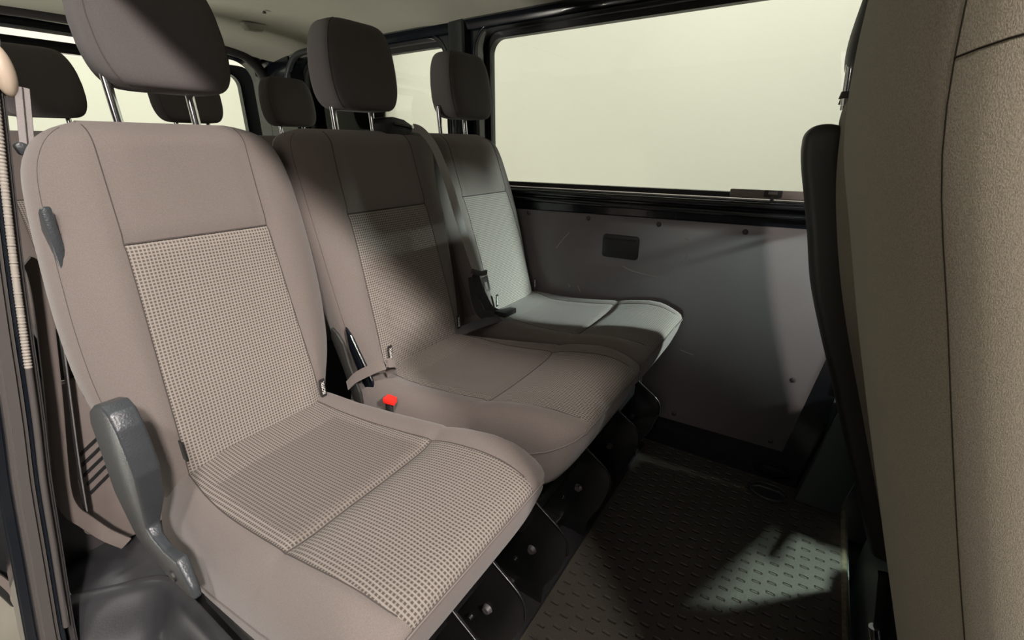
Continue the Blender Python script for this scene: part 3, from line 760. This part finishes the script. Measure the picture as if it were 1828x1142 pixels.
# belt guide on top of the bench back
g = prism('belt_guide', [(.802, .885, .955), (.800, .885, .980), (.806, .885, .994), (.83, .885, .997), (.865, .885, .992), (.90, .885, .976), (.925, .885, .96), (.925, .885, .945), (.802, .885, .945)], M['black_plastic'], sB, .005, (0, .05, 0), 2)
tube('slot', [(.825, .882, .982), (.888, .882, .974)], .003, M['steel_black'], g, n=8)
tube('guide_pin', [(.885, .879, .976), (.885, .895, .976)], .004, M['chrome'], g, n=10)

# recliner levers and hinge plates between single seat and bench
lv = empty('recliner_bracket', (.535, .75, .3)); tag(lv, 'dark steel recliner bracket standing in the gap between single seat and double bench', 'bracket')
prism('plate', [(.532, .81, .575), (.532, .792, .564), (.532, .776, .545), (.532, .766, .50), (.532, .742, .44), (.532, .74, .41), (.532, .765, .41), (.532, .79, .49), (.532, .815, .55)], M['shell_plastic'], lv, .003, (.008, 0, 0))
prism('rear_plate', [(.552, .79, .575), (.552, .772, .558), (.552, .722, .47), (.552, .71, .42), (.552, .735, .41), (.552, .785, .52)], M['gloss_black'], lv, .003, (.006, 0, 0))
tube('lever_rod', [(.550, .770, .560), (.550, .748, .52), (.550, .718, .468)], .002, M['chrome'], lv, n=8)

# ---- seat belt of the middle place
bl = empty('seat_belt', (.93, .80, .45)); tag(bl, 'grey seat belt running down between the two backrests of the double bench', 'seat belt')
tube('shoulder_webbing', [(.888, .884, .974), (.903, .866, .966), (.916, .838, .925), (.928, .808, .84), (.938, .786, .75), (.948, .760, .66), (.950, .742, .615)], 0, M['webbing'], bl, n=12, sp=6, flat=(.016, .0010), updir=(0, -1, .7))
tt = tube('tongue_grip', [(.922, .736, .622), (.952, .732, .610), (.982, .736, .606)], 0, M['dark_trim'], bl, n=12, sp=4, flat=(.007, .004), updir=(0, -1, 0))
# steel tongue with its slot
def plate_with_slot(name, o, u, v, w, h, m, parent, t=(0, -.002, 0)):
    o, u, v = Vector(o), Vector(u).normalized(), Vector(v).normalized()
    outer = [(-w / 2, 0), (w / 2, 0), (w / 2, h), (-w / 2, h)]; inner = [(-w / 4, h * .35), (w / 4, h * .35), (w / 4, h * .85), (-w / 4, h * .85)]
    return ring(name, outer, inner, lambda a, b, d: o + u * a + v * b + Vector(t) * d, 0, 1, m, parent)
plate_with_slot('steel_tongue', (.955, .722, .602), (1, 0, .1), (.25, -.05, -1), .024, .045, M['chrome'], tt)
tube('lower_webbing', [(.948, .748, .61), (.965, .748, .565), (.985, .742, .52), (1.0, .735, .49), (1.015, .715, .474)], 0, M['dark_webbing'], bl, n=12, sp=6, flat=(.016, .0012), updir=(0, -1, .2))
tube('slack_webbing', [(.940, .752, .60), (.942, .745, .54), (.955, .735, .495), (.985, .715, .478)], 0, M['dark_webbing'], bl, n=12, sp=6, flat=(.014, .0012), updir=(-.3, -1, .3))
tube('lap_webbing', [(.850, .745, .462), (.875, .735, .470), (.93, .720, .474), (1.00, .705, .474)], 0, M['lap'], bl, n=12, sp=6, flat=(.015, .0012), updir=(0, -.5, 1))
bk = prism('buckle', [(1.00, .722, .475), (1.055, .705, .475), (1.055, .682, .475), (1.0, .685, .475)], M['black_plastic'], bl, .003, (0, 0, .016)); 

# ---- strap loop and red buckle between the single seat and bench
lp = empty('belt_loop', (.56, .68, .47)); tag(lp, 'taupe stiff belt strap looped between single seat and double bench', 'belt strap')
tube('strap', [(.522, .765, .455), (.528, .742, .478), (.540, .705, .502), (.556, .680, .515), (.572, .672, .514), (.580, .68, .500), (.575, .70, .48)], 0, M['fabric'], lp, n=12, sp=6, flat=(.011, .0012), updir=(.75, -.6, .2))
bu = empty('buckle', (.535, .63, .45)); tag(bu, 'seat belt buckle with red release button wedged between the seat cushions', 'buckle')
box('housing', (.5225, .636, .40), (.5315, .652, .452), M['black_plastic'], bu, .003)
prism('release_button', [(.517, .650, .4525), (.522, .624, .4525), (.537, .630, .4525), (.536, .655, .4525)], M['red'], bu, .0015, (0, 0, .012))

# ---- rear bench (third row)
sR = empty('rear_bench', (.80, 1.7, 0)); tag(sR, 'dark three-place bench behind the first row, mostly hidden', 'bench seat')
for k, c in enumerate((.42, .80, 1.15)):
    w = .19
    OUT = [(.40, c - w + .02, c + w - .02), (.55, c - w, c + w), (.86, c - w, c + w), (.935, c - w + .012, c + w - .012), (.966, c - w + .05, c + w - .05)]
    INS = [(.40, c - .12, c + .12), (.8, c - .11, c + .11), (.966, c - .1, c + .1)]
    backrest(sR, OUT, INS, 1.70, ztop=.972)
    headrest(sR, c + (.012, .012, .030)[k] + (.006 if k == 0 else 0), 1.79, hw=.100, z0=1.006, z1=1.182, posts=(-.05, .05), py=1.85, tilt=.1)
box('cushion', (.24, 1.24, .33), (1.32, 1.74, .45), M['fabric'], sR, .04, 4)
box('base', (.30, 1.30, .0), (1.28, 1.72, .33), M['dark_trim'], sR, .01)

# ------------------------------------------------------------------ near side: door pillar, seal, trim, belt
XN = [(1.36, .225), (1.12, .214), (1.031, .199), (.946, .183), (.901, .174), (.782, .151), (.653, .128), (.588, .117), (.503, .102), (.403, .083), (.273, .062), (.175, .046), (.079, .031), (-.15, .0)]
def pil(dx, dy, zs=None, off=None):
    return [(x + dx, 1.0 + dy, z) for z, x in XN]
def pillar_strip(name, x0, x1, y0, y1, m, parent=None, kind=None, r=.006):
    """bar that follows the bulge of the body side, from x0..x1 beside the curve and y0..y1 deep"""
    pts = spline([Vector((x, 0, z)) for z, x in XN], 4); bm = bmesh.new(); rows = []
    for p in pts: rows.append([bm.verts.new((p.x + a, b, p.z)) for a, b in ((x0, y0), (x1, y0), (x1, y1), (x0, y1))])
    for A, B in zip(rows[:-1], rows[1:]):
        for k in range(4): bm.faces.new((A[k], A[(k + 1) % 4], B[(k + 1) % 4], B[k]))
    bm.faces.new(rows[0]); bm.faces.new(rows[-1][::-1]); bmesh.ops.recalc_face_normals(bm, faces=bm.faces)
    es = [e for e in bm.edges if e.calc_face_angle(0) > 1.2 and abs((e.verts[0].co - e.verts[1].co).normalized().z) > .5]
    bmesh.ops.bevel(bm, geom=es, offset=r, segments=3, affect='EDGES', clamp_overlap=True)
    o = bm_obj(name, bm, m, parent, sm=40)
    if kind: tag(o, kind=kind)
    return o
pillar_strip('wall_left', -.034, -.010, 1.0, 1.06, M['pillar'], kind='structure')
pillar_strip('trim_13', -.050, -.034, 1.02, 1.08, M['gloss_black'], kind='structure', r=.003)
# ribbed door seal
def seal():
    root = empty('door_seal', (.15, 1.0, .5))
    pts = spline([Vector((x - .001, .998, z)) for z, x in XN], 60)
    L = [0]
    for a, b in zip(pts[:-1], pts[1:]): L.append(L[-1] + (b - a).length)
    up_ = [(p, l) for p, l in zip(pts, L) if p.z > .60]; lo_ = [p for p in pts if p.z <= .605 and p.z > .11][::6]
    tube('ribbed_length', [p for p, l in up_], [0.0046 + .0006 * math.sin(2 * PI * l / .0052) for p, l in up_], M['seal'], root, n=10)
    tube('plain_length', lo_, .0045, M['pillar'], root, n=10)
    return root
o = seal(); tag(o, 'pale ribbed rubber seal running down the door opening edge', 'door seal')
pillar_strip('trim_14', -.009, -.003, 1.004, 1.06, M['gloss_black'], kind='structure', r=.001)
pillar_strip('trim_18', .003, .012, 1.006, 1.06, M['dark_trim'], kind='structure', r=.003)

# lower trim panel behind the opening, with rounded pale rim
tp = empty('quarter_trim', (.15, 1.2, .3)); tag(tp, 'taupe plastic quarter trim panel behind the single seat, with rounded edge and vent slots', 'trim panel')
rim = [(.176, 1.1, .748), (.183, 1.1, .735), (.177, 1.1, .676), (.159, 1.1, .575), (.143, 1.1, .491), (.125, 1.1, .404), (.108, 1.1, .312), (.109, 1.1, .267), (.121, 1.102, .232), (.141, 1.104, .179), (.164, 1.105, .135)]
tube('rim', rim, 0, M['taupe_trim'], tp, n=12, sp=6, flat=(.012, .006), updir=(0, -1, 0))
prism('lower_panel', [(.165, 1.16, .50), (.130, 1.16, .33), (.118, 1.16, .24), (.17, 1.16, .10), (.34, 1.16, .10), (.34, 1.16, .50)], M['taupe_trim'], tp, .004, (0, .02, 0))
for k in range(5):
    z = .355 - .022 * k
    prism('vent_slot', [(.150, 1.1575, z - .012), (.235, 1.1575, z + .040), (.235, 1.1575, z + .033), (.150, 1.1575, z - .019)], M['black_plastic'], tp, 0, (0, .004, 0))
prism('upper_panel', [(.185, 1.18, .60), (.165, 1.18, .50), (.34, 1.18, .47), (.34, 1.18, .66)], M['dark_trim'], tp, .004, (0, .03, 0))
slab('trim_15', (.05, 1.20, 0.0), (.36, 1.26, .26), M['dark_trim'])
# belt at the pillar
pb = empty('pillar_belt', (.2, 1.0, .9)); tag(pb, 'grey pillar belt with beige upper anchor cover beside the door opening', 'seat belt')
bm = bmesh.new(); bmesh.ops.create_uvsphere(bm, u_segments=20, v_segments=14, radius=1)
for v in bm.verts: v.co = Vector((.208 + v.co.x * .013, .995 + v.co.y * .016, 1.030 + v.co.z * .034))
bm_obj('anchor_cover', bm, M['beige'], pb)
tube('upper_webbing', [(.221, .99, 1.010), (.213, .99, .97), (.205, .99, .930)], 0, M['webbing'], pb, n=12, flat=(.008, .0012), updir=(-.2, -1, 0))
tube('stitching', [(.221, .9875, 1.010), (.213, .9875, .97), (.205, .9875, .930)], .0008, M['seam'], pb, n=6)
prism('belt_stop', [(.190, .982, .932), (.197, .982, .938), (.211, .982, .930), (.208, .982, .920), (.194, .982, .918)], M['grey_plastic'], pb, .003, (0, .016, 0))
tube('lower_webbing', [(.215, 1.13, .80), (.207, 1.13, .70), (.190, 1.13, .60), (.168, 1.13, .47), (.148, 1.13, .35), (.131, 1.13, .235)], 0, M['dark_webbing'], pb, n=8, sp=5, flat=(.0016, .012), updir=(0, -1, 0))
tube('lower_webbing_edge', [(.2135, 1.117, .80), (.2055, 1.117, .70), (.1885, 1.117, .60), (.1665, 1.117, .47), (.1465, 1.117, .35), (.1295, 1.117, .235)], .0012, M['webbing'], pb, n=6, sp=5)
ab = bmesh.new(); bmesh.ops.create_cone(ab, cap_ends=True, segments=6, radius1=.0085, radius2=.0085, depth=.012)
bmesh.ops.rotate(ab, verts=ab.verts, cent=(0, 0, 0), matrix=Matrix.Rotation(PI / 2 - .35, 3, 'X')); bmesh.ops.translate(ab, verts=ab.verts, vec=(.134, 1.128, .196)); 
bo = bm_obj('anchor_bolt', ab, M['steel'], pb)
ab = bmesh.new(); bmesh.ops.create_cone(ab, cap_ends=True, segments=20, radius1=.014, radius2=.014, depth=.004)
bmesh.ops.rotate(ab, verts=ab.verts, cent=(0, 0, 0), matrix=Matrix.Rotation(PI / 2 - .35, 3, 'X')); bmesh.ops.translate(ab, verts=ab.verts, vec=(.131, 1.134, .190)); bm_obj('washer', ab, M['steel'], bo)
tube('anchor_eye', [(.131, 1.13, .232), (.125, 1.125, .22), (.127, 1.123, .208), (.133, 1.127, .208)], .004, M['steel'], pb, n=8, sp=4)

# black plastic tray in the door well
def tray():
    rim = spline([(.020, 1.115, .100), (.054, 1.084, .100), (.120, 1.032, .100), (.160, 1.000, .100), (.178, .970, .100), (.183, .90, .100), (.184, .70, .100), (.184, .42, .100)], 8)
    inn = spline([(-.01, 1.00, .0), (.012, .985, .0), (.065, .955, .0), (.100, .930, .0), (.112, .905, .0), (.116, .86, .0), (.116, .68, .0), (.116, .42, .0)], 8)
    out = spline([(.022, 1.122, .100), (.060, 1.090, .100), (.125, 1.039, .100), (.166, 1.006, .100), (.186, .974, .100), (.192, .90, .100), (.193, .70, .100), (.193, .42, .100)], 8)
    verts = []; faces = []; K = 16; n = len(rim)
    loops = [[Vector(p) - Vector((0, 0, .09)) for p in out], [Vector(p) for p in out]]
    for k in range(K + 1):
        t = k / K; z = .100 - .088 * (1 - math.cos(min(1, t * 1.05) * PI)) / 2
        if k == 1: z -= .001
        loops.append([Vector((a.x + (b.x - a.x) * t, a.y + (b.y - a.y) * t, z)) for a, b in zip(rim, inn)])
    loops.append([Vector((-.02, min(.96, p.y), .010)) for p in inn])
    for L in loops: verts += L
    for j in range(len(loops) - 1):
        for i in range(n - 1): faces.append((j * n + i, j * n + i + 1, (j + 1) * n + i + 1, (j + 1) * n + i))
    o = mesh('storage_tray', verts, faces, M['tray'], None, sm=50)
    return o
o = tray(); tag(o, 'dark moulded plastic tray on the floor between the door sill and single seat', 'tray')
prism('trim_16', [(.062, 1.094, 0), (.127, 1.043, 0), (.168, 1.010, 0), (.195, .976, 0), (.26, .96, 0), (.30, 1.22, 0), (.062, 1.22, 0)], M['tray'], None, .002, (0, 0, .094))['kind'] = 'structure'
slab('trim_19', (.16, .40, 0.0), (1.33, 2.2, .012), M['black_plastic'])  # thin black slab over the floor under the seats
slab('trim_20', (.50, .335, 0.0), (1.30, .42, .010), M['black_plastic'])  # black slab carried forward to the cushion fronts
# sill and open door leaf outside
slab('trim_17', (-.075, .2, -.16), (.02, 1.10, -.02), M['rust'])
dl = empty('sliding_door', (-.02, 1.9, .2)); tag(dl, 'sliding door leaf slid back outside the door opening, blue-grey edge over dark lower face', 'door')
prism('leaf', [(.062, 1.145, .46), (.050, 1.145, .34), (.062, 1.145, .27), (.065, 1.145, .16), (.05, 1.145, .07), (-.01, 1.145, .10), (-.02, 1.145, .16), (-.06, 1.145, .22), (-.12, 1.145, .46)], M['black_plastic'], dl, .004, (-.10, 1.1, 0))
prism('edge_panel', [(.10, 1.125, .75), (.120, 1.125, .62), (.115, 1.125, .52), (.104, 1.125, .42), (.083, 1.125, .30), (.068, 1.125, .29), (.050, 1.125, .36), (.040, 1.125, .46), (-.05, 1.125, .55), (-.06, 1.125, .75)], M['panel_dark'], dl, .003, (-.01, .018, 0))
tube('lower_rail', [(-.04, 1.128, .24), (-.013, 1.128, .205), (.000, 1.128, .150), (-.002, 1.128, .120), (.008, 1.128, .075), (.012, 1.128, .02)], 0, M['taupe_trim'], dl, n=12, sp=4, flat=(.006, .010), updir=(0, -1, .4))
slab('wall_left_rear', (.13, 1.26, 0.0), (.16, 2.30, .60), M['dark_trim'])

# ------------------------------------------------------------------ front seats
def shell_seat_back(parent, name, xl, xr, tab, depth, m, n1=4.5, ztop=1.05, rt=.05):
    """tab: (z, y_rear); a reclined pad whose rear face follows the table"""
    zs = [tab[0][0] + (ztop - rt - tab[0][0]) * k / 44 for k in range(45)]
    rows = [(z, 1.0) for z in zs]
    for k in range(1, 10):
        a = k / 9 * PI / 2; rows.append((ztop - rt + rt * math.sin(a), max(.06, math.cos(a) ** .7)))
    verts = []; faces = []; n = 64; c = (xl + xr) / 2
    for z, s in rows:
        (yr,) = lerp_tab(tab, z); hw = (xr - xl) / 2 - (1 - s) * rt * .9; hd = depth / 2 * s
        for k in range(n):
            th = 2 * PI * k / n
            verts.append(Vector((c + hw * sgn_pow(math.cos(th), 2 / n1), yr - depth / 2 + hd * sgn_pow(math.sin(th), 2 / (n1 - .9)), z)))
    L = len(rows)
    for j in range(L - 1):
        for k in range(n): faces.append((j * n + k, j * n + (k + 1) % n, (j + 1) * n + (k + 1) % n, (j + 1) * n + k))
    faces.append(tuple(range(n))); faces.append(tuple((L - 1) * n + k for k in range(n)))
    return mesh(name, verts, faces, m, parent, sm=60), verts, n, rows
sP = empty('front_passenger_seat', (.45, -.3, -.15)); tag(sP, 'front seat in brown-grey cloth filling the right edge, nearest the camera', 'seat')
TABP = [(.20, -.235), (.34, -.192), (.49, -.142), (.70, -.074), (.85, -.030), (.94, -.006), (1.05, .002), (1.14, .004)]
pb_, PV, pn, prow = shell_seat_back(sP, 'backrest', .268, .80, TABP, .15, M['front_fabric'], ztop=1.07)
kk = 28   # seam column near the rear corner on the door side
tube('seam', [PV[j * pn + kk] for j in range(2, len(prow) - 3)], .0003, M['seam_dark'], pb_, n=6)
js = min(range(len(prow)), key=lambda j: abs(prow[j][0] - .960))
pts = [PV[js * pn + kk + q].lerp(PV[(js + 1) * pn + kk + q], .12 * q) + Vector((-.0001, 0, 0)) for q in range(0, 9)]
tube('seam', pts, .00045, M['seam_dark'], pb_, n=6)
box('cushion', (.28, -.75, .32), (.72, -.22, .45), M['front_fabric'], sP, .03, 4)
box('pedestal', (.32, -.62, -.15), (.70, -.26, .32), M['panel_dark'], sP, .01)
headrest(sP, .53, -.125, z0=1.10, z1=1.31, hw=.12, py=-.07, pz=1.06, m=M['front_fabric'])

sD = empty('driver_seat', (1.05, -.3, -.15)); tag(sD, 'driver seat with black plastic back shell, beyond the nearest front seat', 'seat')
TABD = [(.28, -.205), (.34, -.185), (.49, -.130), (.70, -.055), (.85, -.014), (.94, .000), (1.03, .004)]
shell_seat_back(sD, 'backrest', .81, 1.16, TABD, .13, M['front_fabric'], ztop=1.022)
TABS = [(.25, -.192), (.30, -.172), (.356, -.150), (.548, -.074), (.708, -.012), (.80, .012), (.851, .026), (.92, .044), (.965, .046)]
shell_seat_back(sD, 'back_shell', .86, 1.125, TABS, .06, M['shell_plastic'], n1=6.0, ztop=.962, rt=.022)
headrest(sD, .98, -.088, z0=1.038, z1=1.24, hw=.12, py=.005, pz=1.0, m=M['shell_plastic'], tilt=-.10, ppx=(.93, 1.05))
box('cushion', (.84, -.78, .32), (1.24, -.22, .44), M['front_fabric'], sD, .03, 4)
box('streak_blocker', (1.19, -.70, .08), (1.30, -.30, .40), M['shell_plastic'], sD, .01, 2)  # block added beside the seat to stop a streak of lamp light on the floor
prism('pedestal', [(.88, -.26, .30), (.88, -.24, -.15), (.88, -.66, -.15), (.88, -.66, .30)], M['panel_dark'], sD, .01, (.30, 0, 0))
tube('height_rod', [(.86, -.235, .10), (.86, -.26, .02)], .009, M['chrome'], sD, n=12)
tube('strut', [(.865, -.225, .22), (.86, -.25, .05), (.84, -.235, -.10)], 0, M['black_plastic'], sD, n=12, sp=5, flat=(.012, .006))
